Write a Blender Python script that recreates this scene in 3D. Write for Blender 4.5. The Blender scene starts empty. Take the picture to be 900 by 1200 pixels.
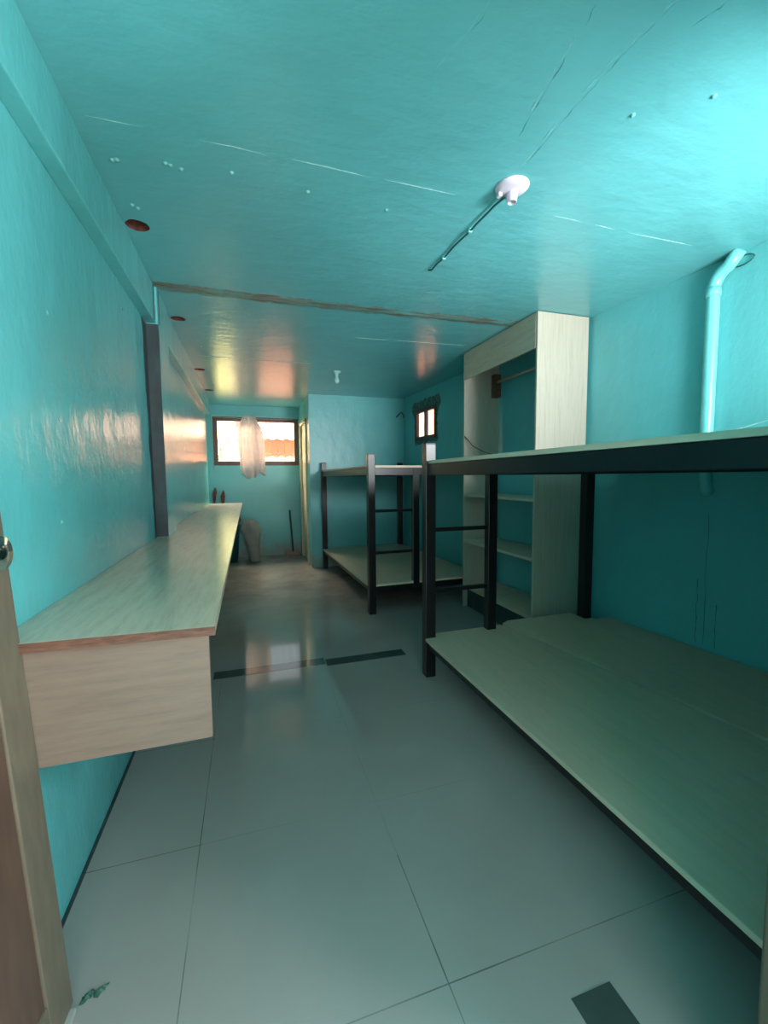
import bpy, bmesh, math, random
from mathutils import Vector, Matrix
random.seed(7)
S = bpy.context.scene
C = S.collection

# ------------------------------------------------------------------ camera
FPX, YAW, PITCH, ROLL, CAMH = 503.43, 0.305816, -0.079651, -0.009245, 1.19
cy, sy, cp, sp = math.cos(YAW), math.sin(YAW), math.cos(PITCH), math.sin(PITCH)
fwd = Vector((sy*cp, cy*cp, sp)); right = Vector((cy, -sy, 0)); up = right.cross(fwd)
r_ = right*math.cos(ROLL) + up*math.sin(ROLL)
u_ = -right*math.sin(ROLL) + up*math.cos(ROLL)
cd = bpy.data.cameras.new('camera'); cam = bpy.data.objects.new('camera', cd); C.objects.link(cam)
cam.matrix_world = Matrix(((r_.x, u_.x, -fwd.x, 0), (r_.y, u_.y, -fwd.y, 0), (r_.z, u_.z, -fwd.z, CAMH), (0, 0, 0, 1)))
cd.sensor_fit = 'VERTICAL'; cd.sensor_height = 36; cd.lens = 36*FPX/1200; cd.clip_start = 0.03
S.camera = cam

# ------------------------------------------------------------------ light
S.view_settings.view_transform = 'Standard'; S.view_settings.look = 'None'
S.view_settings.gamma = 1; S.view_settings.use_curve_mapping = False
S.view_settings.exposure = 0.72
w = bpy.data.worlds.new('daylight'); S.world = w; w.use_nodes = True
w.node_tree.nodes['Background'].inputs[0].default_value = (0.80, 0.90, 1.0, 1)
w.node_tree.nodes['Background'].inputs[1].default_value = 1.2

def area(name, loc, rot, sx, sy_, power, col):
    l = bpy.data.lights.new(name, 'AREA'); l.shape = 'RECTANGLE'; l.size = sx; l.size_y = sy_
    l.energy = power; l.color = col
    o = bpy.data.objects.new(name, l); C.objects.link(o); o.location = loc; o.rotation_euler = rot
    return o
HP = math.pi/2
# daylight of the window beside the entrance (out of frame) and of the entrance behind the camera
area('front_window_daylight', (1.90, -0.30, 1.60), (HP+0.12, 0, 0.16), 0.95, 0.60, 92, (0.97, 0.99, 1.0))
area('entrance_daylight', (0.15, -1.6, 1.25), (HP, 0, 0), 1.5, 1.9, 21, (1.0, 0.94, 0.86))
area('back_sky_daylight', (0.15, 7.75, 2.85), (math.radians(-48), 0, 0), 1.6, 0.7, 240, (1.0, 0.84, 0.62))
sl = bpy.data.lights.new('sun', 'SUN'); sl.energy = 34; sl.angle = 0.01; sl.color = (1.0, 0.93, 0.82)
so = bpy.data.objects.new('sun', sl); C.objects.link(so)
so.rotation_euler = Vector((0.55, 0.5, -0.67)).to_track_quat('-Z', 'Y').to_euler()

# ------------------------------------------------------------------ materials
def mat(name):
    m = bpy.data.materials.new(name); m.use_nodes = True
    nt = m.node_tree; return m, nt, nt.nodes['Principled BSDF']
def N(nt, t, **k):
    n = nt.nodes.new(t)
    for a, b in k.items(): setattr(n, a, b)
    return n
def noise(nt, scale, detail=4, stretch=(1, 1, 1), rough=0.5, dist=0.0):
    tc = N(nt, 'ShaderNodeTexCoord'); mp = N(nt, 'ShaderNodeMapping'); mp.inputs['Scale'].default_value = stretch
    no = N(nt, 'ShaderNodeTexNoise'); no.inputs['Scale'].default_value = scale
    no.inputs['Detail'].default_value = detail; no.inputs['Roughness'].default_value = rough
    no.inputs['Distortion'].default_value = dist
    nt.links.new(tc.outputs['Object'], mp.inputs['Vector']); nt.links.new(mp.outputs[0], no.inputs['Vector'])
    return no.outputs['Fac']
def ramp(nt, fac, stops):
    r = N(nt, 'ShaderNodeValToRGB'); e = r.color_ramp.elements
    e[0].position, e[0].color = stops[0][0], (*stops[0][1], 1)
    e[1].position, e[1].color = stops[-1][0], (*stops[-1][1], 1)
    for p, c in stops[1:-1]:
        x = e.new(p); x.color = (*c, 1)
    nt.links.new(fac, r.inputs[0]); return r.outputs[0]
def bump(nt, b, fac, strength, dist=0.01, prev=None):
    n = N(nt, 'ShaderNodeBump'); n.inputs['Strength'].default_value = strength; n.inputs['Distance'].default_value = dist
    nt.links.new(fac, n.inputs['Height'])
    if prev: nt.links.new(prev, n.inputs['Normal'])
    nt.links.new(n.outputs[0], b.inputs['Normal']); return n.outputs[0]
def simple(name, col, rough=0.5, metal=0.0, var=0.12, scale=12, stretch=(1, 1, 1), bmp=0.0):
    m, nt, b = mat(name)
    f = noise(nt, scale, 4, stretch)
    lo = tuple(c*(1-var) for c in col); hi = tuple(min(1, c*(1+var)) for c in col)
    nt.links.new(ramp(nt, f, [(0.3, lo), (0.7, hi)]), b.inputs['Base Color'])
    b.inputs['Roughness'].default_value = rough; b.inputs['Metallic'].default_value = metal
    if bmp: bump(nt, b, f, bmp, 0.004)
    return m
def mathn(nt, op, a, b_=None, c=None):
    n = N(nt, 'ShaderNodeMath', operation=op)
    for i, v in enumerate((a, b_, c)):
        if v is None: continue
        if isinstance(v, (int, float)): n.inputs[i].default_value = v
        else: nt.links.new(v, n.inputs[i])
    return n.outputs[0]
def mixc(nt, fac, a, b_):
    n = N(nt, 'ShaderNodeMix', data_type='RGBA')
    nt.links.new(fac, n.inputs['Factor'])
    for i, v in ((6, a), (7, b_)):
        if isinstance(v, tuple): n.inputs[i].default_value = (*v, 1)
        else: nt.links.new(v, n.inputs[i])
    return n.outputs[2]

TURQ = (0.13, 0.50, 0.525)
def paint(name, col, rough, stretch, b1, b2, damp=False):
    m, nt, b = mat(name)
    f = noise(nt, 1.3, 5, (1, 1, 1), 0.55)
    c = ramp(nt, f, [(0.25, tuple(x*0.90 for x in col)), (0.75, tuple(min(1, x*1.08) for x in col))])
    if damp:
        tc = N(nt, 'ShaderNodeTexCoord'); sx = N(nt, 'ShaderNodeSeparateXYZ'); nt.links.new(tc.outputs['Object'], sx.inputs[0])
        n2 = noise(nt, 6, 6, (1, 1, 1), 0.65)
        h = mathn(nt, 'SUBTRACT', mathn(nt, 'MULTIPLY', n2, 1.0), mathn(nt, 'MULTIPLY', sx.outputs[2], 1.5))
        k = mathn(nt, 'MULTIPLY', mathn(nt, 'ADD', h, -0.10), 4); k.node.use_clamp = True; k = mathn(nt, 'MULTIPLY', k, 0.7)
        c = mixc(nt, k, c, (0.22, 0.25, 0.20))
    nt.links.new(c, b.inputs['Base Color'])
    b.inputs['Roughness'].default_value = rough
    p = bump(nt, b, noise(nt, 9, 3, stretch, 0.5), b1, 0.02)
    bump(nt, b, noise(nt, 70, 3, stretch, 0.6), b2, 0.004, p)
    return m
M = {}
M['wall'] = paint('turquoise_wall_paint', TURQ, 0.24, (1, 1, 0.6), 0.34, 0.25)
M['damp'] = paint('turquoise_paint_with_damp_foot', TURQ, 0.33, (1, 1, 0.6), 0.2, 0.25, True)
M['ceiling'] = paint('turquoise_ceiling_paint', (0.14, 0.49, 0.535), 0.25, (0.8, 1.6, 1), 0.18, 0.12)
M['plaster'] = simple('painted_plaster_ridge', (0.17, 0.50, 0.51), 0.4, 0, 0.12, 60)
M['pale'] = simple('pale_chipped_plaster_and_lit_ledge', (0.30, 0.58, 0.57), 0.5, 0, 0.2, 60)
M['cement'] = simple('bare_cement', (0.035, 0.055, 0.062), 0.55, 0, 0.35, 14, (1, 1, 0.5), 0.3)
M['wire'] = simple('dark_wire', (0.02, 0.10, 0.10), 0.5)
M['hole'] = simple('rusty_hole_lining', (0.12, 0.035, 0.025), 0.8, 0, 0.5, 30)
M['steel'] = simple('black_painted_steel', (0.004, 0.005, 0.007), 0.33, 0, 0.3, 30, (1, 1, .3), 0.05)
M['black'] = simple('black_plastic', (0.008, 0.009, 0.01), 0.4)
M['lampwhite'] = simple('white_lamp_plastic', (0.72, 0.62, 0.74), 0.35, 0, 0.05)
M['brownwood'] = simple('dark_brown_window_wood', (0.09, 0.035, 0.022), 0.4, 0, 0.3, 20, (1, 1, 6))
M['tan'] = simple('tan_door_stile', (0.135, 0.105, 0.075), 0.45, 0, 0.15, 10, (1, 6, 1.2))
M['doorpanel'] = simple('brown_door_panel', (0.10, 0.052, 0.037), 0.42, 0, 0.18, 8, (1, 6, 1))
M['chrome'] = simple('polished_metal', (0.6, 0.6, 0.6), 0.12, 1.0, 0.05)
M['rawedge'] = simple('raw_plywood_edge', (0.13, 0.055, 0.035), 0.6, 0, 0.5, 25, (1, 1, 6), 0.2)
M['cream'] = simple('cream_door_paint', (0.62, 0.56, 0.40), 0.35, 0, 0.08)
M['teal'] = simple('teal_plastic', (0.012, 0.17, 0.16), 0.35, 0, 0.1)
M['rust'] = simple('reddish_brown_bristles', (0.20, 0.075, 0.06), 0.8, 0, 0.4, 40, (3, 3, .5), 0.3)
M['green'] = simple('dark_green_scrap', (0.03, 0.10, 0.07), 0.6)
M['pipe'] = simple('turquoise_painted_pipe', (0.16, 0.60, 0.60), 0.3, 0, 0.06)
M['pinkwall'] = simple('pink_orange_render', (0.50, 0.19, 0.12), 0.8, 0, 0.1, 3)
M['sheet'] = simple('pale_roof_sheet', (0.74, 0.46, 0.36), 0.6, 0, 0.08, 3)
M['yellowwall'] = simple('pale_yellow_render', (0.74, 0.66, 0.34), 0.8, 0, 0.08, 3)
M['leaf'] = simple('sunlit_leaves', (0.35, 0.55, 0.12), 0.5, 0, 0.3, 5)
M['outground'] = simple('outside_concrete', (0.45, 0.40, 0.36), 0.9)
M['stopper'] = simple('pale_wood_block', (0.35, 0.36, 0.33), 0.6)

def wood(name, base, stretch, rough=0.38, amt=0.12, mottle=0.5):
    m, nt, b = mat(name)
    f = noise(nt, 5, 6, stretch, 0.65, 0.3)
    g = noise(nt, 22, 4, stretch, 0.6)
    mx = mathn(nt, 'ADD', mathn(nt, 'MULTIPLY', f, 1-mottle*0.5), mathn(nt, 'MULTIPLY', g, mottle*0.5))
    nt.links.new(ramp(nt, mx, [(0.30, tuple(c*(1-amt*1.6) for c in base)), (0.5, base), (0.72, tuple(min(1, c*(1+amt)) for c in base))]), b.inputs['Base Color'])
    b.inputs['Roughness'].default_value = rough
    bump(nt, b, g, 0.08, 0.002)
    return m
LAM = (0.58, 0.475, 0.37)
M['wood_y'] = wood('pale_laminate_grain_lengthwise', LAM, (9, 0.9, 9), 0.26)
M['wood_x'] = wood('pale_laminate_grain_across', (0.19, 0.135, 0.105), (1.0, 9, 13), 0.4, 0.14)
M['wood_z'] = wood('pale_laminate_grain_upright', (0.47, 0.43, 0.35), (16, 16, 0.8), 0.42, 0.12)
M['board'] = wood('pale_bed_plywood', (0.62, 0.515, 0.39), (7, 0.7, 7), 0.45, 0.07)

def floor_mat():
    m, nt, b = mat('grey_glossy_tile')
    tc = N(nt, 'ShaderNodeTexCoord'); s = N(nt, 'ShaderNodeSeparateXYZ'); nt.links.new(tc.outputs['Object'], s.inputs[0])
    def line(v, off, wd):
        t = mathn(nt, 'DIVIDE', mathn(nt, 'SUBTRACT', v, off), 0.6)
        fr = mathn(nt, 'FRACT', t)
        d = mathn(nt, 'ABSOLUTE', mathn(nt, 'SUBTRACT', fr, 0.5))
        return mathn(nt, 'GREATER_THAN', d, 0.5-wd)
    lx = line(s.outputs[0], -0.187, 0.0026)
    ly = line(s.outputs[1], 0.835, 0.0026)
    g = mathn(nt, 'MAXIMUM', lx, ly)
    cx = mathn(nt, 'MULTIPLY', mathn(nt, 'GREATER_THAN', s.outputs[0], -0.18), mathn(nt, 'GREATER_THAN', s.outputs[1], 1.2))
    fa = mathn(nt, 'SUBTRACT', 1.0, mathn(nt, 'MAXIMUM', mathn(nt, 'MULTIPLY', cx, 0.75), mathn(nt, 'MULTIPLY', lx, mathn(nt, 'GREATER_THAN', s.outputs[0], 0.9))))          # joints faint over most of the room; right one left out for bunk shade
    fb = mathn(nt, 'SUBTRACT', 1.0, mathn(nt, 'MULTIPLY', mathn(nt, 'GREATER_THAN', s.outputs[1], 2.5), 0.8))
    wn = mathn(nt, 'MULTIPLY', mathn(nt, 'SUBTRACT', noise(nt, 2.6, 3), 0.36), 4.0); wn.node.use_clamp = True
    gm = mathn(nt, 'MULTIPLY', mathn(nt, 'MULTIPLY', g, wn), mathn(nt, 'MULTIPLY', fa, fb)); gm = mathn(nt, 'MULTIPLY', gm, 0.8)
    dust = N(nt, 'ShaderNodeMapRange'); nt.links.new(s.outputs[1], dust.inputs[0])
    dust.inputs[1].default_value = 3.0; dust.inputs[2].default_value = 4.6
    base = ramp(nt, noise(nt, 1.6, 5), [(0.3, (0.315, 0.295, 0.28)), (0.7, (0.375, 0.35, 0.33))])
    dirty = ramp(nt, noise(nt, 2.6, 7, (1, 1, 1), 0.65), [(0.32, (0.20, 0.185, 0.175)), (0.68, (0.36, 0.33, 0.31))])
    c = mixc(nt, dust.outputs[0], base, dirty)
    c = mixc(nt, gm, c, (0.045, 0.055, 0.05))
    nt.links.new(c, b.inputs['Base Color'])
    r1 = mathn(nt, 'MULTIPLY_ADD', noise(nt, 4, 3), 0.07, 0.04)
    r2 = mathn(nt, 'MULTIPLY_ADD', noise(nt, 3, 3), 0.16, 0.13)
    mr = N(nt, 'ShaderNodeMix'); nt.links.new(dust.outputs[0], mr.inputs[0]); nt.links.new(r1, mr.inputs[2]); nt.links.new(r2, mr.inputs[3])
    nt.links.new(mr.outputs[0], b.inputs['Roughness'])
    bump(nt, b, noise(nt, 5, 2), 0.03, 0.01)
    return m
M['floor'] = floor_mat()
M['strip'] = simple('dark_border_tile', (0.055, 0.08, 0.075), 0.09, 0, 0.2, 6)
M['striplight'] = simple('worn_border_tile', (0.15, 0.18, 0.165), 0.14, 0, 0.15, 6)

def glass_mat():
    m = bpy.data.materials.new('window_glass'); m.use_nodes = True; nt = m.node_tree; nt.nodes.clear()
    o = N(nt, 'ShaderNodeOutputMaterial'); t = N(nt, 'ShaderNodeBsdfTransparent'); g = N(nt, 'ShaderNodeBsdfGlossy')
    g.inputs['Roughness'].default_value = 0.02; t.inputs[0].default_value = (0.95, 0.95, 0.93, 1)
    f = N(nt, 'ShaderNodeLayerWeight'); f.inputs[0].default_value = 0.5; x = N(nt, 'ShaderNodeMixShader')
    nt.links.new(mathn(nt, 'MULTIPLY', mathn(nt, 'POWER', f.outputs[1], 5.0), 0.6), x.inputs[0]); nt.links.new(t.outputs[0], x.inputs[1]); nt.links.new(g.outputs[0], x.inputs[2])
    nt.links.new(x.outputs[0], o.inputs[0]); return m
M['glass'] = glass_mat()
def cloth_mat(name, col, tr=0.45, alpha=1.0):
    m = bpy.data.materials.new(name); m.use_nodes = True; nt = m.node_tree; nt.nodes.clear()
    o = N(nt, 'ShaderNodeOutputMaterial'); d = N(nt, 'ShaderNodeBsdfDiffuse'); t = N(nt, 'ShaderNodeBsdfTranslucent')
    c = ramp(nt, noise(nt, 14, 5), [(0.3, tuple(x*.85 for x in col)), (0.7, col)])
    nt.links.new(c, d.inputs[0]); nt.links.new(c, t.inputs[0])
    x = N(nt, 'ShaderNodeMixShader'); x.inputs[0].default_value = tr
    nt.links.new(d.outputs[0], x.inputs[1]); nt.links.new(t.outputs[0], x.inputs[2])
    last = x.outputs[0]
    if alpha < 1:
        tp = N(nt, 'ShaderNodeBsdfTransparent'); y = N(nt, 'ShaderNodeMixShader'); y.inputs[0].default_value = alpha
        nt.links.new(tp.outputs[0], y.inputs[1]); nt.links.new(last, y.inputs[2]); last = y.outputs[0]
    nt.links.new(last, o.inputs[0]); return m
M['curtain'] = cloth_mat('sheer_white_cloth', (0.92, 0.80, 0.78), 0.22, 0.88)
M['sack'] = cloth_mat('translucent_white_sack', (0.55, 0.56, 0.53), 0.35)
def patch_mat():
    m, nt, b = mat('patched_seam'); f = noise(nt, 9, 6, (0.5, 3.5, 1), 0.7, 0.5)
    nt.links.new(ramp(nt, f, [(0.36, (0.10, 0.11, 0.09)), (0.46, (0.20, 0.20, 0.17)), (0.53, (0.11, 0.33, 0.31)), (0.62, (0.10, 0.42, 0.42)), (0.74, (0.30, 0.50, 0.46))]), b.inputs['Base Color'])
    b.inputs['Roughness'].default_value = 0.5; bump(nt, b, f, 0.6, 0.01); return m
M['patch'] = patch_mat()
M['smudge'] = simple('grey_brown_cement_patch', (0.10, 0.17, 0.15), 0.8, 0, 0.6, 25, (1, 1, 1), 0.5)

# ------------------------------------------------------------------ mesh helpers
def box(bm, x0, x1, y0, y1, z0, z1, bev=0.0, mi=0):
    t = bmesh.new(); bmesh.ops.create_cube(t, size=1)
    for v in t.verts:
        v.co = Vector(((x0+x1)/2 + v.co.x*(x1-x0), (y0+y1)/2 + v.co.y*(y1-y0), (z0+z1)/2 + v.co.z*(z1-z0)))
    if bev: bmesh.ops.bevel(t, geom=t.edges[:], offset=bev, segments=2, affect='EDGES', profile=0.5)
    merge(bm, t, mi)
def merge(bm, t, mi=0, mx=None):
    vm = {v: bm.verts.new(mx @ v.co if mx else v.co) for v in t.verts}
    for f in t.faces:
        try:
            nf = bm.faces.new([vm[v] for v in f.verts]); nf.material_index = f.material_index or mi; nf.smooth = f.smooth
        except ValueError: pass
    t.free()
def prism(bm, pts, z0, z1, mi=0, bev=0.0):
    t = bmesh.new()
    a = [t.verts.new((x, y, z0)) for x, y in pts]; b = [t.verts.new((x, y, z1)) for x, y in pts]
    n = len(pts)
    t.faces.new(b); t.faces.new(a[::-1])
    for i in range(n): t.faces.new((a[i], a[(i+1) % n], b[(i+1) % n], b[i]))
    bmesh.ops.recalc_face_normals(t, faces=t.faces[:])
    if bev: bmesh.ops.bevel(t, geom=t.edges[:], offset=bev, segments=2, affect='EDGES')
    merge(bm, t, mi)
def tube(bm, pts, r, seg=10, mi=0, flat=1.0, caps=True):
    pts = [Vector(p) for p in pts]; rr = r if isinstance(r, (list, tuple)) else [r]*len(pts)
    rings = []; ref = None
    for i, p in enumerate(pts):
        d = (pts[min(i+1, len(pts)-1)] - pts[max(i-1, 0)]).normalized()
        if ref is None: ref = Vector((0, 0, 1)) if abs(d.z) < 0.9 else Vector((1, 0, 0))
        a = d.cross(ref).normalized(); b = a.cross(d).normalized(); ref = b
        rings.append([bm.verts.new(p + a*math.cos(2*math.pi*k/seg)*rr[i] + b*math.sin(2*math.pi*k/seg)*rr[i]*flat) for k in range(seg)])
    for i in range(len(rings)-1):
        for k in range(seg):
            f = bm.faces.new((rings[i][k], rings[i][(k+1) % seg], rings[i+1][(k+1) % seg], rings[i+1][k])); f.smooth = True; f.material_index = mi
    if caps:
        bm.faces.new(rings[0]).material_index = mi; bm.faces.new(rings[-1][::-1]).material_index = mi
def lathe(bm, prof, loc=(0, 0, 0), seg=28, mi=0, mx=None):
    t = bmesh.new(); rings = []
    for r, z in prof:
        rings.append([t.verts.new((r*math.cos(2*math.pi*k/seg), r*math.sin(2*math.pi*k/seg), z)) for k in range(seg)] if r > 1e-6 else [t.verts.new((0, 0, z))])
    for a, b in zip(rings, rings[1:]):
        for k in range(seg):
            k2 = (k+1) % seg
            q = [a[k % len(a)], a[k2 % len(a)], b[k2 % len(b)], b[k % len(b)]]
            q = list(dict.fromkeys(q))
            if len(q) > 2:
                f = t.faces.new(q); f.smooth = True
    merge(bm, t, mi, (Matrix.Translation(loc) @ (mx or Matrix())))
def obj(name, bm, mats, parent=None, auto=False):
    bmesh.ops.recalc_face_normals(bm, faces=bm.faces[:])
    me = bpy.data.meshes.new(name); bm.to_mesh(me); bm.free()
    for x in (mats if isinstance(mats, (list, tuple)) else [mats]): me.materials.append(x)
    o = bpy.data.objects.new(name, me); C.objects.link(o)
    if parent: o.parent = parent
    return o
def thing(name, label, cat, loc=(0, 0, 0), rz=0, group=None):
    o = bpy.data.objects.new(name, None); C.objects.link(o); o.location = loc; o.rotation_euler = (0, 0, rz)
    o['label'] = label; o['category'] = cat
    if group: o['group'] = group
    o.empty_display_size = 0.1
    return o
def tag(o, label, cat, group=None):
    o['label'] = label; o['category'] = cat
    if group: o['group'] = group
    return o
def struct(name, bm, mats, parent=None):
    o = obj(name, bm, mats, parent)
    if not parent: o['kind'] = 'structure'
    return o
def bxo(name, dims, m, parent=None, bev=0.0, fn=obj):
    bm = bmesh.new(); box(bm, *dims, bev=bev); return fn(name, bm, m, parent)

# ------------------------------------------------------------------ room shell
XL, ZC, YP, YB = -0.52, 2.28, 5.70, 6.85
def xr(y): return 2.45 - 0.061*y
NY = -2.2
# floor
fl = bxo('floor', (-0.75, 2.75, NY, YB+0.12, -0.12, 0), M['floor'], fn=struct)
bxo('border_tile', (-0.235, 0.44, 2.665, 2.765, -0.01, 0.0012), M['strip'], fl)
bxo('border_tile', (0.445, 0.98, 2.635, 2.735, -0.01, 0.0012), M['strip'], fl)
bxo('border_tile', (0.665, 0.775, 0.10, 0.722, -0.01, 0.0012), M['strip'], fl)
bm = bmesh.new()   # dark floor joint along the left wall
prism(bm, [(XL, 0.5), (XL+0.010, 0.5), (XL+0.012, 1.9), (XL+0.006, 3.2), (XL+0.004, 6.3), (XL, 6.3)], -0.005, 0.0015)
obj('dark_joint', bm, M['cement'], fl)

# ceiling, with real recessed holes
HOLES = [(-0.415, 2.165, 0.046), (-0.415, 3.295, 0.046), (-0.42, 4.72, 0.05), (-0.415, 5.76, 0.05)]
bm = bmesh.new()
outer = [(-0.75, NY), (2.75, NY), (2.75, YB+0.12), (-0.75, YB+0.12)]
def loop(pts, z, b=None):
    b = b or bm
    vs = [b.verts.new((x, y, z)) for x, y in pts]
    return vs, [b.edges.new((vs[i], vs[(i+1) % len(vs)])) for i in range(len(vs))]
vs, es = loop(outer, ZC); alle = list(es); hl = []
for hx, hy, hr in HOLES:
    pts = [(hx+hr*math.cos(a)*(1+random.uniform(-.05, .05)), hy+hr*math.sin(a)*(1+random.uniform(-.05, .05))) for a in [2*math.pi*k/20 for k in range(20)]]
    v, e = loop(pts, ZC); alle += e; hl.append((v, pts))
bmesh.ops.triangle_fill(bm, edges=alle, use_beauty=True)
for v, pts in hl:
    t = [bm.verts.new((x, y, ZC+0.09)) for x, y in pts]
    for i in range(20):
        bm.faces.new((v[i], v[(i+1) % 20], t[(i+1) % 20], t[i])).material_index = 1
    bm.faces.new(t).material_index = 1
top = [bm.verts.new((x, y, ZC+0.2)) for x, y in outer]
bm.faces.new(top)
for i in range(4): bm.faces.new((vs[i], vs[(i+1) % 4], top[(i+1) % 4], top[i]))
ce = struct('ceiling', bm, [M['ceiling'], M['hole']])
def ribbon(bm, pts, wd, th, z=ZC, jit=0.3, step=0.02, taper=True):
    """irregular plaster ridge under the ceiling"""
    P = []
    for (x0, y0), (x1, y1) in zip(pts, pts[1:]):
        n = max(2, int(math.hypot(x1-x0, y1-y0)/step))
        P += [(x0+(x1-x0)*i/n, y0+(y1-y0)*i/n) for i in range(n)]
    P.append(pts[-1]); n = len(P)
    L = []
    for i, (x, y) in enumerate(P):
        a = P[min(i+1, n-1)]; b = P[max(i-1, 0)]; d = Vector((a[0]-b[0], a[1]-b[1])).normalized(); q = Vector((-d.y, d.x))
        e = min(1, min(i, n-1-i)/4+0.15) if taper else 1
        w0 = wd*0.5*e*(1+random.uniform(-jit, jit)); w1 = wd*0.5*e*(1+random.uniform(-jit, jit))
        h = th*e*(1+random.uniform(-jit, jit))
        L.append([bm.verts.new((x+q.x*w0, y+q.y*w0, z+0.0005)), bm.verts.new((x, y, z-h)), bm.verts.new((x-q.x*w1, y-q.y*w1, z+0.0005))])
    for a, b in zip(L, L[1:]):
        for k in (0, 1): bm.faces.new((a[k], a[k+1], b[k+1], b[k]))
def gaps(bm, p0, p1, spans, wd, th):
    for a, b in spans:
        f = lambda t: (p0[0]+(p1[0]-p0[0])*t, p0[1]+(p1[1]-p0[1])*t + random.uniform(-.004, .004))
        ribbon(bm, [f(a), f((a+b)/2), f(b)], wd, th)
bm = bmesh.new(); ribbon(bm, [(-0.467, 2.78), (0.3, 2.79), (0.9, 2.78), (1.4, 2.765), (1.86, 2.745)], 0.135, 0.004, jit=0.2, taper=False)
obj('patched_seam', bm, M['patch'], ce)
bm = bmesh.new(); gaps(bm, (-0.43, 1.58), (2.2, 1.60), [(.0, .06), (.12, .2), (.23, .34), (.36, .47), (.64, .7), (.72, .77), (.80, .95)], 0.008, 0.0013)
gaps(bm, (0.80, 3.35), (1.84, 3.29), [(0.03, .3), (.33, .95)], 0.012, 0.002)
gaps(bm, (-0.43, 4.2), (0.7, 4.2), [(0.03, .3), (.4, .95)], 0.012, 0.003)
obj('plaster_seam', bm, M['pale'], ce)
bm = bmesh.new()
def streak(pts, wd_, th_):
    for (x0, y0), (x1, y1) in zip(pts, pts[1:]):
        for a_, b_ in ((0.0, 0.42), (0.5, 0.97)):
            if random.random() < 0.2: continue
            j = random.uniform(-.006, .006)
            ribbon(bm, [(x0+(x1-x0)*a_+j, y0+(y1-y0)*a_), (x0+(x1-x0)*b_, y0+(y1-y0)*b_)], wd_*random.uniform(.6, 1.3), th_*random.uniform(.5, 1.2), jit=.5)
streak([(0.958, 1.385), (0.95, 1.16), (0.955, 1.0), (0.962, 0.90), (0.985, 0.80), (1.0, 0.60)], 0.024, 0.0022)
streak([(0.86, 1.28), (0.83, 1.10), (0.81, 0.95), (0.795, 0.85), (0.80, 0.62)], 0.020, 0.0022)
streak([(0.515, 1.14), (0.55, 1.03), (0.57, 0.92), (0.60, 0.80)], 0.012, 0.0016)
streak([(1.07, 0.86), (1.10, 0.78), (1.12, 0.7)], 0.014, 0.002)
obj('plaster_ridge', bm, M['plaster'], ce)
M['crack'] = simple('dirty_ceiling_crack', (0.045, 0.24, 0.26), 0.6, 0, 0.3, 40)
bm = bmesh.new()
def fine(pts, keep, wd_=0.006):
    P = []
    for (x0, y0), (x1, y1) in zip(pts, pts[1:]):
        for i in range(6): P.append((x0+(x1-x0)*i/6+random.uniform(-.0035, .0035), y0+(y1-y0)*i/6))
    i = 0
    while i < len(P)-3:
        n_ = random.randint(2, 5)
        if random.random() < keep: ribbon(bm, P[i:i+n_+1], wd_*random.uniform(.5, 1.4), 0.0006, step=0.01, jit=.5)
        i += n_
fine([(0.965, 1.37), (0.96, 1.16), (0.965, 1.0), (0.975, 0.90), (0.985, 0.80), (1.0, 0.62)], 0.9)
fine([(0.87, 1.28), (0.84, 1.10), (0.82, 0.95), (0.80, 0.85), (0.80, 0.62)], 0.65)
fine([(0.525, 1.14), (0.56, 1.03), (0.58, 0.92), (0.605, 0.80)], 0.5, 0.005)
fine([(1.07, 0.86), (1.10, 0.78), (1.12, 0.7)], 0.9, 0.010)
obj('crack', bm, M['crack'], ce)
BL = [(-0.404, 1.762), (-0.39, 1.755), (-0.235, 1.727), (-0.22, 1.733), (-0.186, 1.743), (-0.017, 1.71), (0.255, 1.735), (0.577, 1.755), (-0.402, 2.013), (-0.385, 2.03),
      (1.32, 0.98), (1.15, 1.10), (1.5, 0.93), (-0.33, 3.9), (-0.34, 5.3)]
for x, y in BL:
    b = bmesh.new(); lathe(b, [(0, -0.006), (0.004, -0.0055), (0.008, -0.002), (0.0095, 0.001)], (x, y, ZC), 8)
    obj('plaster_blob', b, M['plaster'], ce)

# left wall: front stretch, window-side stretch, beam and column
bm = bmesh.new(); box(bm, XL-0.15, XL, NY, 6.42, 0, ZC, 0)
struct('wall_left', bm, M['wall'])
bm = bmesh.new(); box(bm, XL-0.001, XL+0.052, 0.45, 2.80, 2.075, ZC, 0.004); box(bm, XL-0.001, XL+0.052, 3.12, 6.42, 2.075, ZC, 0.004)
struct('trim_1', bm, M['wall'])
bm = bmesh.new(); box(bm, XL-0.001, XL+0.062, 2.79, 3.13, 0, ZC, 0.003)
col = struct('trim_2', bm, M['wall'])
bm = bmesh.new()   # unpainted face of the column
n = 26; L = []
for i in range(n+1):
    z = 0.856 + (2.07-0.856)*i/n
    L.append([bm.verts.new((XL+0.001, 2.695+0.05*(1-i/n)+random.uniform(-.018, .012), z)), bm.verts.new((XL+0.0015+.0, 2.786, z)), bm.verts.new((XL+0.064, 2.786, z)), bm.verts.new((XL+0.0645, 2.792+random.uniform(-.003, .006), z)), bm.verts.new((XL+0.061, 2.80, z))])
for a, b in zip(L, L[1:]):
    for k in range(4): bm.faces.new((a[k], a[k+1], b[k+1], b[k]))
obj('bare_face', bm, M['cement'], col)
bm = bmesh.new()
for dy in (0, 0.10): tube(bm, [(XL+0.0535+.009*(dy > 0), 2.74+dy+random.uniform(-.006, .006), 2.08+0.19*i/6) for i in range(7)], 0.0025, 5)
obj('crack', bm, M['cement'], col)
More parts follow.
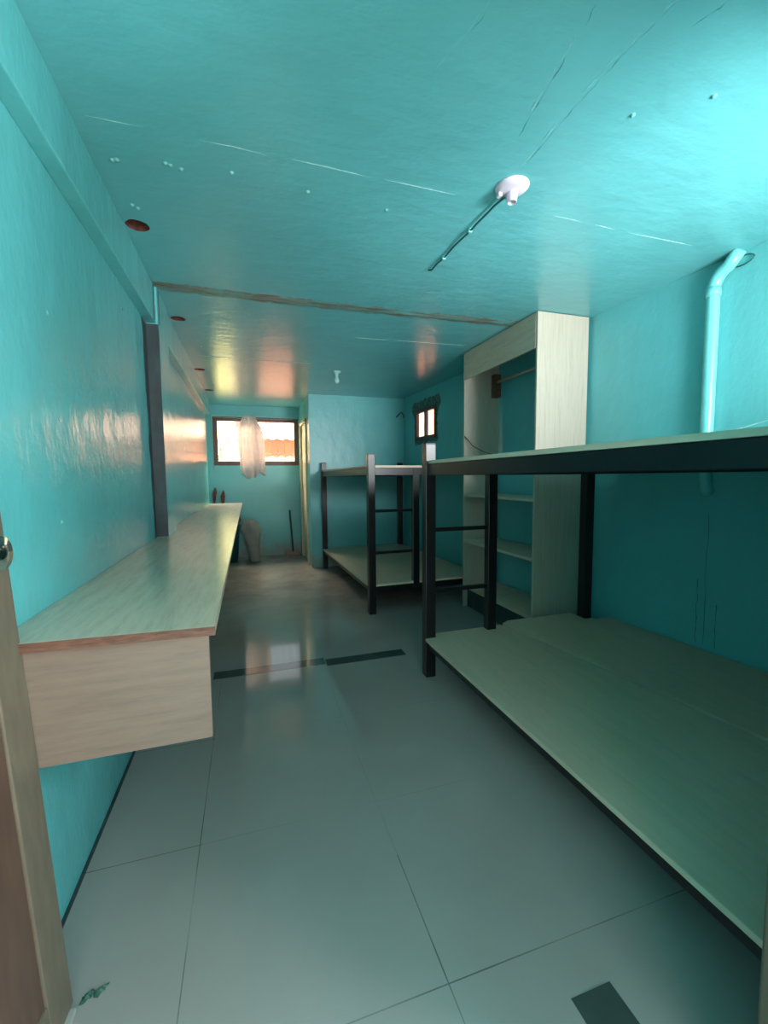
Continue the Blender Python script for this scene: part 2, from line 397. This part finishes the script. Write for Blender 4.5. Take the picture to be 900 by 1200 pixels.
# niche at the far left
bm = bmesh.new(); box(bm, -0.75, -0.60, 6.42, YB, 0, ZC); box(bm, -0.75, XL, 6.42, YB, 2.14, ZC)
struct('wall_alcove', bm, M['wall'])
# right wall (skewed), with two window openings
def wall_right():
    bm = bmesh.new()
    def seg(y0, y1, z0, z1):
        t = 0.14 if y1 < 4.5 or y0 < 1 else 0.035
        prism(bm, [(xr(y0), y0), (xr(y0)+t, y0), (xr(y1)+t, y1), (xr(y1), y1)], z0, z1)
    seg(NY, 4.4, 0, ZC); seg(4.4, 4.74, 0, ZC)
    seg(4.74, 5.32, 0, 1.66); seg(4.74, 5.32, 2.06, ZC); seg(5.32, YB+0.12, 0, ZC)
    struct('wall_right', bm, M['wall'])
wall_right()
# near wall round the entrance
bm = bmesh.new(); box(bm, XL, -0.47, 0.33, 0.45, 0, ZC); box(bm, 0.86, 1.33, 0.33, 0.45, 0, ZC); box(bm, 2.17, xr(.4), 0.33, 0.45, 0, ZC); box(bm, 1.33, 2.17, 0.33, 0.45, 0, 1.42); box(bm, 1.33, 2.17, 0.33, 0.45, 2.02, ZC); box(bm, -0.47, 0.86, 0.33, 0.45, 2.08, ZC)
struct('wall_front', bm, M['wall'])
bm = bmesh.new(); box(bm, 0.832, 0.86, 0.31, 0.462, 0, 2.08, 0.006)
struct('trim_3', bm, M['tan'])
# partition wall of the bathroom: front and alcove side with the door opening
bm = bmesh.new(); box(bm, 0.785, xr(YP)+0.02, YP, YP+0.10, 0, ZC)
box(bm, 0.785, 0.885, YP+0.10, 5.98, 0, ZC); box(bm, 0.785, 0.885, 6.62, YB, 0, ZC); box(bm, 0.785, 0.885, 5.98, 6.62, 1.98, ZC)
struct('wall_partition', bm, M['damp'])
bm = bmesh.new(); box(bm, 0.765, 0.895, 5.95, 6.0, 0, 2.0, 0.004); box(bm, 0.765, 0.895, 6.6, 6.65, 0, 2.0, 0.004); box(bm, 0.765, 0.895, 5.95, 6.65, 1.96, 2.01, 0.004)
struct('trim_4', bm, M['cream'])
bm = bmesh.new(); box(bm, 0.80, 0.835, 6.0, 6.6, 0.01, 1.96, 0.003)
box(bm, 0.792, 0.80, 6.08, 6.52, 1.1, 1.85, 0.003); box(bm, 0.792, 0.80, 6.08, 6.52, 0.15, 0.95, 0.003)
d2 = struct('door_2', bm, M['cream'])
# back wall with window opening
WX0, WX1, WZ0, WZ1 = -0.465, 0.772, 1.395, 2.11
bm = bmesh.new()
box(bm, -0.75, WX0, YB, YB+0.12, 0, ZC); box(bm, WX1, xr(YB)+.1, YB, YB+0.12, 0, ZC)
box(bm, WX0, WX1, YB, YB+0.12, 0, WZ0); box(bm, WX0, WX1, YB, YB+0.12, WZ1, ZC)
struct('wall_back', bm, M['damp'])
bm = bmesh.new(); box(bm, WX0-0.01, 0.785, YB-0.035, YB, WZ1, WZ1+0.014, 0.003); box(bm, WX0-0.012, WX0-0.002, YB-0.03, YB, 1.30, WZ1, 0.002)
struct('trim_5', bm, M['pale'])  # paler than the wall to stand for daylight caught on these edges

def window(name, fr, panes, bars, depth=0.0):
    win = obj(name, fr, M['brownwood']); win['kind'] = 'structure'
    for p in panes: bxo('pane', p, M['glass'], win)
    for b in bars:
        bm = bmesh.new(); tube(bm, b, 0.006, 6); obj('grille_bar', bm, M['grille'], win)
    return win
M['grille'] = simple('pale_painted_grille', (0.55, 0.42, 0.36), 0.5)
fw = 0.062
bm = bmesh.new(); y0, y1 = YB-0.012, YB+0.05
box(bm, WX0, WX1, y0, y1, WZ0, WZ0+fw, 0.004); box(bm, WX0, WX1, y0, y1, WZ1-fw, WZ1, 0.004)
box(bm, WX0, WX0+fw, y0+.001, y1, WZ0+fw, WZ1-fw, 0.003); box(bm, WX1-fw, WX1, y0+.001, y1, WZ0+fw, WZ1-fw, 0.003)
box(bm, 0.115, 0.165, y0+.001, y1, WZ0+fw, WZ1-fw, 0.003)
bars = [[(x, YB+0.09, WZ0), (x, YB+0.09, WZ1)] for x in [WX0+0.09+i*0.105 for i in range(11)]]
bars += [[(WX0, YB+0.09, z), (WX1, YB+0.09, z)] for z in (1.58, 1.78, 1.97)]
window('window_1', bm, [(WX0+fw, 0.115, YB+0.02, YB+0.024, WZ0+fw, WZ1-fw), (0.165, WX1-fw, YB+0.026, YB+0.030, WZ0+fw, WZ1-fw)], bars)
# small window in the right wall
def small_window():
    bm = bmesh.new(); a, b, z0, z1 = 4.74, 5.32, 1.66, 2.06; f = 0.05
    def bar(ya, yb, za, zb): prism(bm, [(xr(ya)-0.012, ya), (xr(ya)+0.03, ya), (xr(yb)+0.03, yb), (xr(yb)-0.012, yb)], za, zb, bev=0.003)
    bar(a, b, z0, z0+f); bar(a, b, z1-f, z1); bar(a, a+f, z0+f, z1-f); bar(b-f, b, z0+f, z1-f); bar(5.01, 5.05, z0+f, z1-f)
    win = obj('window_2', bm, M['brownwood']); win['kind'] = 'structure'
    for ya, yb in ((a+f, 5.01), (5.05, b-f)):
        bm = bmesh.new(); prism(bm, [(xr(ya)+0.02, ya), (xr(ya)+0.024, ya), (xr(yb)+0.024, yb), (xr(yb)+0.02, yb)], z0+f, z1-f); obj('pane', bm, M['glass'], win)
    # rough cement patch round the frame
    bm = bmesh.new(); K = 44; ins = []; out = []
    for k in range(K):
        t = 2*math.pi*k/K; c, s = math.cos(t), math.sin(t); m_ = max(abs(c), abs(s))
        yi = 5.03+0.285*c/m_; zi = 1.86+0.195*s/m_
        g = 0.02+random.random()*0.025 + (0.03*random.random()+0.06 if s > 0.5 else 0) + (.03*random.random() if s < -.5 else 0)
        yo = yi+g*c/m_; zo = min(ZC-0.02, zi+g*s/m_)
        ins.append(bm.verts.new((xr(yi)-0.003, yi, zi))); out.append(bm.verts.new((xr(yo)-0.0015, yo, zo)))
    for k in range(K): bm.faces.new((ins[k], ins[(k+1) % K], out[(k+1) % K], out[k]))
    obj('cement_surround', bm, M['smudge'], win)
small_window()
# window 3: front wall beside the entrance, out of frame, where the strong daylight comes from
bm = bmesh.new()
for a in ((1.33, 2.17, 1.42, 1.45), (1.33, 2.17, 1.99, 2.02), (1.33, 1.36, 1.45, 1.99), (2.14, 2.17, 1.45, 1.99)):
    box(bm, a[0], a[1], 0.36, 0.42, a[2], a[3], 0.003)
w3 = obj('window_3', bm, M['brownwood']); w3['kind'] = 'structure'

# ------------------------------------------------------------------ entrance door (open against the left wall)
dr = bpy.data.objects.new('door_1', None); C.objects.link(dr); dr['kind'] = 'structure'
dr.location = (-0.463, 0.46, 0.012); dr.rotation_euler = (0, math.radians(-3.3), math.radians(-4.6))
DW = 0.60; DH = 2.0   # local: width along +Y, face towards +X
bm = bmesh.new()
box(bm, -0.036, 0, DW-0.085, DW, 0, DH, 0.003); box(bm, -0.036, 0, 0, 0.085, 0, DH, 0.003)
box(bm, -0.0355, -0.0005, 0.085, DW-0.085, 0, 0.10, 0.002); box(bm, -0.0355, -0.0005, 0.085, DW-0.085, DH-0.1, DH, 0.002)
obj('door_stile', bm, M['tan'], dr)
bm = bmesh.new(); box(bm, -0.030, -0.006, 0.08, DW-0.08, 0.09, DH-0.09, 0.002); obj('door_panel', bm, M['doorpanel'], dr)
rot = Matrix.Rotation(HP, 4, 'Y')
bm = bmesh.new(); lathe(bm, [(0.0, 0), (0.046, 0), (0.047, 0.004), (0.018, 0.009), (0.016, 0.018), (0.030, 0.024), (0.036, 0.035), (0.031, 0.046), (0.0, 0.050)], (0, DW-0.096, 1.045), 24, 0, rot)
obj('door_knob', bm, M['chrome'], dr)
bm = bmesh.new(); box(bm, 0, 0.006, DW-0.07, DW-0.035, 1.215, 1.29, 0.002); tube(bm, [(0.012, DW-0.055, 1.225), (0.016, DW-0.02, 1.225)], 0.006, 8); tube(bm, [(0.012, DW-0.055, 1.275), (0.014, DW-0.022, 1.277)], 0.005, 8)
obj('door_latch', bm, M['chrome'], dr)
bm = bmesh.new(); box(bm, -0.455, -0.405, 0.965, 1.045, 0.0, 0.012, 0.003)
tag(obj('floor_block', bm, M['stopper']), 'small pale block on the floor under the edge of the brown door', 'block')
bm = bmesh.new()
ribbon(bm, [(-0.405, 1.055), (-0.385, 1.075), (-0.37, 1.07), (-0.352, 1.085)], 0.016, -0.006, z=0.0005, step=0.004, jit=.6)
tag(obj('debris_scrap', bm, M['green']), 'dark green scrap of debris on the floor beside the door edge', 'debris')

# ------------------------------------------------------------------ wall mounted desk
dk = thing('wall_desk', 'long pale laminate wall-mounted desk with raw brown front end', 'desk', (XL, 1.04, 0.83))
def loc(o, e): o.location = -Vector(e.location) if not e.rotation_euler.z else o.location; return o
bm = bmesh.new()
prism(bm, [(XL+0.001, 1.165-.11), (-0.083, 1.035), (-0.083, 6.40), (XL+0.001, 6.40)], 0.834, 0.854, bev=0.001)
box_notch = None
loc(obj('desk_top', bm, M['wood_y'], dk), dk)
bm = bmesh.new(); prism(bm, [(XL+0.001, 1.0535), (-0.0825, 1.033), (-0.0825, 1.036), (XL+0.001, 1.0565)], 0.8335, 0.8535)
loc(obj('raw_edge', bm, M['rawedge'], dk), dk)
bm = bmesh.new(); prism(bm, [(XL+0.002, 1.062), (-0.10, 1.068), (-0.10, 1.085), (XL+0.002, 1.079)], 0.572, 0.834, bev=0.001)
loc(obj('end_panel', bm, M['wood_x'], dk), dk)
bm = bmesh.new(); box(bm, XL+0.001, XL+0.03, 1.11, 2.78, 0.78, 0.833, 0.002); box(bm, XL+0.001, XL+0.03, 3.14, 6.38, 0.78, 0.833, 0.002)
loc(obj('wall_cleat', bm, M['wood_y'], dk), dk)

# ------------------------------------------------------------------ open wardrobe
wd = thing('open_wardrobe', 'tall pale laminate open wardrobe with shelves against the right wall', 'wardrobe', (1.86, 2.48, 0))
def back(y): return xr(y)-0.022
def part(name, pts, z0, z1, m, root, bev=0.001):
    bm = bmesh.new(); prism(bm, pts, z0, z1, bev=bev); return loc(obj(name, bm, m, root), root)
part('side_panel', [(1.86, 2.48), (back(2.5), 2.48), (back(2.5), 2.498), (1.86, 2.498)], 0, ZC-0.004, M['wood_z'], wd)
part('side_panel', [(1.86, 3.487), (back(3.58), 3.487), (back(3.58), 3.505), (1.86, 3.505)], 0, ZC-0.004, M['wood_z'], wd)
part('fascia', [(1.858, 2.499), (1.876, 2.499), (1.876, 3.486), (1.858, 3.486)], 2.045, ZC-0.005, M['wood_y'], wd)
part('top_panel', [(1.877, 2.499), (back(2.5), 2.499), (back(3.56), 3.486), (1.877, 3.486)], ZC-0.024, ZC-0.006, M['wood_y'], wd)
for z in (1.035, 0.62, 0.20):
    part('shelf', [(1.862, 2.499), (back(2.5), 2.499), (back(3.56), 3.486), (1.862, 3.486)], z-0.02, z, M['board'], wd)
part('kick_board', [(1.90, 2.499), (1.915, 2.499), (1.915, 3.486), (1.90, 3.486)], 0, 0.178, M['cement'], wd)
part('rail_block', [(2.13, 3.42), (2.19, 3.42), (2.19, 3.486), (2.13, 3.486)], 1.90, 2.10, M['rawedge'], wd)
bm = bmesh.new(); tube(bm, [(2.16, 2.499, 2.03), (2.16, 3.425, 2.03)], 0.012, 12); loc(obj('hanging_rail', bm, M['wood_y'], wd), wd)

# ------------------------------------------------------------------ bunk beds
def bunk(label, loc_, rz, W, L, lower, upper, ladder_end, polyl, polyu, group='black steel bunk beds along the right wall'):
    """local x across (0 = aisle side), y along"""
    t = thing('bunk_bed', label, 'bunk bed', loc_, rz, group)
    P = 0.062; PH = upper+0.095
    for x in (0, W-P):
        for y in (0, L-P):
            bxo('post', (x, x+P, y, y+P, 0, PH), M['steel'], t, 0.003)
            bxo('post_cap', (x+.001, x+P-.001, y+.001, y+P-.001, PH-0.001, PH+0.004), M['black'], t, 0.001)
    for z, h in ((lower, 0.05), (upper, 0.065)):
        zt = z-0.019
        for x in (0.016, W-P+0.008): bxo('side_rail', (x, x+0.040, P, L-P, zt-h, zt), M['steel'], t, 0.002)
        for y in (0.008, L-P+0.008): bxo('end_rail', (P, W-P, y, y+0.045, zt-h, zt), M['steel'], t, 0.002)
        for k in range(1, 4):
            y = L*k/4; bxo('cross_bar', (0.053, W-P+0.008, y-0.015, y+0.015, zt-0.032, zt), M['steel'], t)
    yl = 0.004 if ladder_end == 'near' else L-P+0.004
    bxo('ladder_post', (0.415, 0.475, yl, yl+0.05, lower-0.06, upper-0.019-0.001), M['steel'], t, 0.003)
    for z in (lower+0.275, lower+0.64):
        bxo('ladder_rung', (P, 0.415, yl+0.012, yl+0.038, z-0.012, z+0.012), M['steel'], t, 0.002)
    for name, polys in (('lower_board', polyl), ('upper_board', polyu)):
        for pts, dz in polys:
            zz = (lower if name == 'lower_board' else upper)+dz
            bm = bmesh.new(); prism(bm, pts, zz-0.018, zz, bev=0.001); obj(name, bm, M['board'], t)
    return t
# near bunk: ladder at its far end, front corner of the far post at (0.975, 2.345)
oy = 0.468; ox = 0.975
wl = lambda y, off=0.02: xr(y+oy)-ox-off
Ln = 2.345-oy
bunk('black steel bunk bed nearest the camera, its pale boards bare, ladder at far end', (ox, oy, 0), 0, 1.205, Ln, 0.242, 1.285, 'far',
     [([(-0.006, 0.065), (0.822, 0.065), (0.547, 1.875), (0.012+.055, 1.875), (0.066, 1.811), (-0.006, 1.811)], 0.0),
      ([(0.846, 0.065), (1.20, 0.065), (1.20, 1.80), (1.14, 1.80), (1.14, 1.935), (0.636, 1.935), (0.574, 1.90)], -0.001)],
     [([(0.012, 0.065), (0.60, 0.065), (0.60, Ln-.008), (0.066, Ln-.008), (0.066, Ln-.066), (0.012, Ln-.066)], 0.0),
      ([(0.603, 0.065), (1.20, 0.065), (1.20, Ln-0.066), (1.14, Ln-0.066), (1.14, Ln-.008), (0.603, Ln-.008)], 0.0)])
for y0_, y1_ in ((0.53, 2.25),):   # filler boards between bed and skewed wall; upper one added to block light
    bm = bmesh.new(); prism(bm, [(2.178, y0_), (xr(y0_)-0.012, y0_), (xr(y1_)-0.012, y1_), (2.178, y1_)], 0.220, 0.238, bev=0.001)
    o = obj('filler_board', bm, M['board']); tag(o, 'narrow pale board filling the gap between near lower bunk and right wall', 'board')
    bm = bmesh.new(); prism(bm, [(2.178, y0_), (xr(y0_)-0.012, y0_), (xr(1.62)-0.012, 1.62), (xr(1.62)-0.08, 1.62), (xr(1.72)-0.08, 1.72), (xr(1.72)-0.012, 1.72), (xr(y1_)-0.012, y1_), (2.178, y1_)], 1.266, 1.284, bev=0.001)
    o = obj('filler_board', bm, M['board']); tag(o, 'narrow pale board added to block light between near upper bunk and right wall', 'board')
# far bunk: ladder at its near end
Lf = 2.12
def full(W, L, x0=0.0, x1=None):
    P = 0.066; x1 = x1 or W
    return [(P, 0.006), (W-P, 0.006), (W-P, P), (W-0.006, P), (W-0.006, L-P), (W-P, L-P), (W-P, L-0.006), (P, L-0.006), (P, L-P), (-0.004, L-P), (-0.004, P), (P, P)]
bunk('smaller-looking black steel bunk bed at the back beside the partition wall, ladder at near end', (0.975, 3.525, 0), math.atan(0.027), 1.13, Lf, 0.262, 1.295, 'near',
     [(full(1.13, Lf), 0)], [(full(1.13, Lf), 0)])

# ------------------------------------------------------------------ pipe
bm = bmesh.new(); px, py = xr(1.67)-0.034, 1.67
pts = [(px+0.036, py, 1.10), (px+0.020, py, 1.115), (px+0.006, py, 1.15), (px, py, 1.20), (px, py, 1.7), (px, py, 2.13)]
for k in range(1, 7):
    a = HP*k/6*0.8; pts.append((px, py-0.10*(1-math.cos(a)), 2.13+0.10*math.sin(a)))
pts.append((px, py-0.12, 2.279))
tube(bm, pts, 0.030, 20); tube(bm, [(px, py, 2.10), (px, py, 2.145)], 0.0345, 20)
for k, (yy, z0_, z1_) in enumerate(((1.66, 0.26, 0.98), (1.70, 0.26, 0.62), (1.60, 0.26, 0.50))):
    b = bmesh.new(); tube(b, [(xr(yy)-0.0005, yy+random.uniform(-.004, .004), z0_+(z1_-z0_)*i/10) for i in range(11)], [0.0008+0.0015*random.random() for i in range(11)], 5)
    obj('crack', b, M['wire'], bpy.data.objects['wall_right'])
pp = tag(obj('drain_pipe', bm, M['pipe']), 'turquoise painted pipe running up the right wall behind the upper bunk', 'pipe')
bm = bmesh.new(); pts = [(xr(1.55)-0.006, 1.56+0.05*math.cos(a)*1.0, 2.235+0.022*math.sin(a)) for a in [2*math.pi*k/14 for k in range(13)]]
tube(bm, pts, 0.0028, 6); tag(obj('wire_loop', bm, M['wire']), 'small dark wire loop on the wall beside the pipe top', 'wire')

# ------------------------------------------------------------------ ceiling lamps
lx, ly = 0.987, 1.484
lp = thing('ceiling_lamp_holder', 'round white bulbless ceiling lamp holder nearest the camera', 'lamp holder', (lx, ly, ZC))
bm = bmesh.new(); lathe(bm, [(0.0, -0.016), (0.030, -0.016), (0.052, -0.012), (0.062, -0.004), (0.063, 0.0), (0, 0)], (0, 0, 0), 32); obj('base_plate', bm, M['lampwhite'], lp)
bm = bmesh.new(); lathe(bm, [(0.021, -0.014), (0.020, -0.030), (0.018, -0.048), (0.0155, -0.050), (0.014, -0.030), (0.0, -0.028)], (0.008, 0.012, 0), 20); obj('socket', bm, M['lampwhite'], lp)
bm = bmesh.new(); box(bm, -0.044, -0.028, 0.020, 0.042, -0.026, -0.012, 0.003); obj('terminal', bm, M['lampwhite'], lp)
bm = bmesh.new(); P = [(lx-0.005, ly+0.045, ZC-0.014)]
for k in range(1, 11): P.append((lx-0.005-0.030*k/10+random.uniform(-.004, .004), ly+0.045+0.62*k/10, ZC-0.010+random.uniform(-.003, .003)))
P.append((0.945, 2.17, ZC-0.004)); tube(bm, P, 0.0042, 8)
cb = tag(obj('lamp_cable', bm, M['wire']), 'dark cable stapled to the ceiling from the near lamp holder', 'cable')
for k in (4, 8):
    b = bmesh.new(); x, y, z = P[k]; box(b, x-0.009, x+0.009, y-0.006, y+0.006, z-0.006, ZC, 0.002); obj('staple', b, M['pipe'], cb)
bx, by = 0.905, 4.44
l2 = thing('bulb_holder', 'small pale bulb holder hanging from the far ceiling', 'lamp holder', (bx, by, ZC))
bm = bmesh.new(); lathe(bm, [(0, 0), (0.045, 0), (0.043, -0.010), (0.022, -0.016), (0.018, -0.045), (0.015, -0.05), (0, -0.05)], (0, 0, 0), 20); obj('socket', bm, M['pale'], l2)
bm = bmesh.new(); lathe(bm, [(0.013, -0.05), (0.016, -0.062), (0.028, -0.085), (0.030, -0.10), (0.022, -0.118), (0, -0.126)], (0, 0, 0), 20); obj('bulb', bm, M['pale'], l2)

# ------------------------------------------------------------------ curtain on the back window
bm = bmesh.new(); nu, nv = 36, 26; G = []
for j in range(nv+1):
    v = j/nv; z = 2.135 - 0.90*v
    wv = 0.085 + (0.17-0.085)*min(1, v/0.22) if v < .22 else 0.17+0.02*math.sin((v-.22)*4)
    cx = 0.048 + 0.045*v
    row = []
    for i in range(nu+1):
        s = i/nu*2-1
        y = YB-0.055 + 0.020*math.sin(s*13+v*1.5)*(0.5+v*.6) - 0.02*v
        zz = z - (0.035*math.cos(s*3.3+1) + 0.02*math.sin(s*9))*v**3
        row.append(bm.verts.new((cx+s*wv+0.008*math.sin(v*9+s*4), y, zz)))
    G.append(row)
for j in range(nv):
    for i in range(nu):
        f = bm.faces.new((G[j][i], G[j][i+1], G[j+1][i+1], G[j+1][i])); f.smooth = True
cu = obj('curtain', bm, M['curtain']); tag(cu, 'sheer whitish cloth gathered and hung over the middle of the back window', 'curtain')
md = cu.modifiers.new('thickness', 'SOLIDIFY'); md.thickness = 0.002
bm = bmesh.new(); tube(bm, [(WX0+0.02, YB-0.045, 2.095), (0.05, YB-0.06, 2.085), (WX1-0.02, YB-0.045, 2.095)], 0.003, 8)
tag(obj('curtain_string', bm, M['pale']), 'thin string along the top of the back window holding the cloth', 'string')

# ------------------------------------------------------------------ clutter in the back corner
bn = thing('waste_bin', 'dark teal plastic bin in the far left corner behind the desk', 'bin', (-0.30, 6.56, 0))
bm = bmesh.new(); lathe(bm, [(0, 0.004), (0.125, 0.004), (0.13, 0.0), (0.165, 0.50), (0.17, 0.52), (0.162, 0.52), (0.158, 0.50), (0.122, 0.02), (0, 0.02)], (0, 0, 0), 30); obj('bin_body', bm, M['teal'], bn)
bm = bmesh.new(); lathe(bm, [(0.172, 0.515), (0.178, 0.52), (0.178, 0.54), (0.165, 0.545), (0.160, 0.53)], (0, 0, 0), 30); obj('rim', bm, M['teal'], bn)
def blob(prof, loc_, jit, seg=26, sx=1.0, sy_=1.0, lean=0.0):
    bm = bmesh.new(); rings = []
    for r, z in prof:
        rings.append([bm.verts.new((loc_[0]+lean*z+sx*r*math.cos(a)*(1+jit*math.sin(5*a+z*19)+random.uniform(-jit, jit)*.5), loc_[1]+sy_*r*math.sin(a)*(1+jit*math.sin(4*a+z*15)+random.uniform(-jit, jit)*.6), loc_[2]+z+random.uniform(-.1, .1)*jit*(0 < z < 99)*(z > 0.001))) for a in [2*math.pi*k/seg for k in range(seg)]])
    for a, b in zip(rings, rings[1:]):
        for k in range(seg):
            f = bm.faces.new((a[k], a[(k+1) % seg], b[(k+1) % seg], b[k])); f.smooth = True
    bm.faces.new(rings[0]); bm.faces.new(rings[-1]); return bm
tag(obj('plastic_sack', blob([(0.05, 0), (0.065, 0.02), (0.075, 0.12), (0.09, 0.25), (0.115, 0.38), (0.128, 0.47), (0.11, 0.54), (0.07, 0.585), (0.02, 0.60)], (0.07, 6.43, 0), 0.15, seg=40, lean=-0.10), M['sack']),
    'greyish white filled plastic sack standing beside the teal bin', 'sack')
tag(obj('rag', blob([(0.03, 0), (0.07, 0.02), (0.075, 0.06), (0.05, 0.11), (0.03, 0.13)], (-0.19, 6.55, 0.5455), 0.12), M['rust']), 'reddish brown rag heaped on the rim of the teal bin', 'rag')
def broom(x, y, lean, label, h):
    t = thing('broom', label, 'broom', (x, y, 0), 0, 'upturned brooms in the far left corner')
    bm = bmesh.new(); tube(bm, [(0, 0, 0), (lean, 0.0, h)], 0.011, 8); obj('handle', bm, M['cement'], t)
    bm = bmesh.new()
    for k in range(34):
        a = random.uniform(-1, 1); b = random.uniform(-1, 1); hh = random.uniform(.10, .19)
        tube(bm, [(lean+a*.016, b*.012, h-0.03), (lean+a*.026, b*.02, h+hh*.5), (lean+a*.030+.02*hh/.19, b*.025, h+hh*(1-.35*abs(a)))], [0.006, 0.005, 0.002], 5)
    obj('bristles', bm, M['rust'], t)
broom(-0.46, 6.76, -0.015, 'upturned reddish broom, left one of the pair beyond the desk end', 0.90)
broom(-0.355, 6.77, -0.005, 'upturned reddish broom, right one of the pair beyond the desk end', 0.86)
dp = thing('dustpan', 'long-handled dustpan standing against the back wall below the window', 'dustpan', (0.62, 6.74, 0))
bm = bmesh.new(); tube(bm, [(0.02, -0.02, 0.06), (0.01, 0.02, 0.30), (-0.01, 0.075, 0.70)], 0.013, 10); obj('handle', bm, M['cement'], dp)
bm = bmesh.new(); box(bm, -0.11, 0.11, -0.15, 0.0, 0.0, 0.006, 0.001); box(bm, -0.11, 0.11, -0.006, 0.0, 0.006, 0.10, 0.001); box(bm, -0.11, -0.105, -0.14, -0.006, 0.006, 0.05); box(bm, 0.105, 0.11, -0.14, -0.006, 0.006, 0.05)
obj('pan', bm, M['rustpan'] if 'rustpan' in M else simple('dusty_pan', (0.30, 0.22, 0.19), 0.6), dp)

# ------------------------------------------------------------------ wires, hooks, strings
def wire(name, pts, r, m, label, cat): 
    bm = bmesh.new(); tube(bm, pts, r, 6); return tag(obj(name, bm, m), label, cat)
wire('hook_wire', [(1.99, YP-0.003, 2.02), (2.03, YP-0.02, 2.07), (2.06, YP-0.015, 2.09), (2.10, YP-0.02, 2.04), (2.09, YP-0.004, 2.02)], 0.008, M['black'], 'small dark twisted wire on the partition wall by the small window', 'wire')
wire('wall_hook', [(xr(3.80)-0.001, 3.80, 1.72), (xr(3.80)-0.02, 3.80, 1.71), (xr(3.80)-0.028, 3.80, 1.69), (xr(3.8)-0.02, 3.80, 1.675)], 0.006, M['black'], 'small dark hook on the right wall just beyond the wardrobe', 'hook')
wire('dark_wire', [(1.862, 3.48, 1.55), (1.90, 3.40, 1.46), (1.96, 3.30, 1.40), (2.0, 3.2, 1.37)], 0.004, M['rawedge'], 'short dark wire crossing the far side of the wardrobe', 'wire')
p0 = Vector((xr(1.1)-0.02, 1.1, 1.52)); p1 = Vector((1.95, 2.26, 1.29))
wire('string', [p0.lerp(p1, k/14)+Vector((0, 0, -0.05*math.sin(math.pi*k/14))) for k in range(15)], 0.0022, M['pale'], 'thin pale string sagging from the right wall to the upper bunk board', 'string')
# flakes and marks on left wall
for k, (y, z) in enumerate([(1.47, 1.66), (1.50, 1.37), (1.47, 1.07), (2.2, 1.50), (2.3, 1.97)]):
    b = bmesh.new(); lathe(b, [(0, 0.002), (0.003, 0.0015), (0.006, 0.0), (0, -0.001)], (XL, y, z), 8, 0, Matrix.Rotation(HP, 4, 'Y'))
    obj('wall_blob', b, M['pipe'] if k < 3 else M['wire'], bpy.data.objects['wall_left'])
for y, z, r in ((1.0685, .60, .007), (1.0685, .80, .005)):
    b = bmesh.new(); lathe(b, [(0, 0.002), (r, 0.001), (r, -0.002)], ({.60: -0.365, .80: -0.155}[z], {.60: 1.0815, .80: 1.0705}[z], z), 8, 0, Matrix.Rotation(HP, 4, 'X'))
    o = obj('nail_head', b, M['wire'], dk); loc(o, dk)

# ------------------------------------------------------------------ outside
og = bxo('outside_ground', (-6, 8, -8, 14, -0.5, -0.13), M['outground']); og['kind'] = 'structure'
nb = thing('neighbouring_house', 'sunlit pink-orange neighbouring house with pale sheet roof seen through the back window', 'house', (1.4, 9.0, -0.13))
bm = bmesh.new(); box(bm, -1.55, 1.6, 0, 0.2, 0, 2.12); loc_o = obj('wall', bm, M['pinkwall'], nb)
bm = bmesh.new(); n = 60; A = []
for i in range(n+1):
    x = -1.6+3.3*i/n; d = 0.02*math.sin(i*1.9)
    A.append([bm.verts.new((x, -0.25, 2.10+d)), bm.verts.new((x, 1.2, 2.75+d))])
for a, b in zip(A, A[1:]): bm.faces.new((a[0], b[0], b[1], a[1]))
ro = obj('roof_sheet', bm, M['sheet'], nb); mdf = ro.modifiers.new('t', 'SOLIDIFY'); mdf.thickness = 0.01
bm = bmesh.new(); box(bm, -1.6, 1.7, -0.22, -0.02, 1.55, 1.66); obj('ledge', bm, M['sheet'], nb)
gw = thing('garden_wall', 'pale yellow garden wall outside the left pane of the back window', 'wall', (-1.4, 9.3, -0.13))
bm = bmesh.new(); box(bm, -1.4, 1.2, 0, 0.15, 0, 2.9); obj('wall', bm, M['yellowwall'], gw)
sh = thing('shrub', 'sunlit green shrub outside the left pane of the back window', 'shrub', (-0.62, 8.7, -0.13))
bm = bmesh.new()
for k in range(420):
    c = Vector((random.gauss(0, .17), random.gauss(0, .12), random.uniform(1.1, 2.15))); u = Vector([random.gauss(0, 1) for _ in range(3)]).normalized(); v = u.orthogonal().normalized(); s = .035
    q = [bm.verts.new(c+u*s), bm.verts.new(c+v*s*.45), bm.verts.new(c-u*s), bm.verts.new(c-v*s*.45)]; bm.faces.new(q)
fo = obj('foliage', bm, M['leaf'], sh)
bm = bmesh.new(); tube(bm, [(0, 0, 0), (.02, 0, 1.0), (0, .02, 1.9)], [.03, .02, .01], 8)
for k in range(6): tube(bm, [(0.015, 0, 1.0+.1*k), (random.uniform(-.2, .2), random.uniform(-.1, .1), 1.4+.1*k)], 0.008, 6)
obj('stem', bm, M['brownwood'], sh)
sw = thing('side_boundary_wall', 'sunlit orange boundary wall outside the small right window', 'wall', (3.6, 6.8, -0.13))
bm = bmesh.new(); box(bm, 0, 0.15, -2.5, 3.0, 0, 3.6); obj('wall', bm, M['pinkwall'], sw)
bm = bmesh.new(); box(bm, -0.03, 0.0, -0.35, 0.25, 1.2, 3.2); obj('pilaster', bm, M['sheet'], sw)
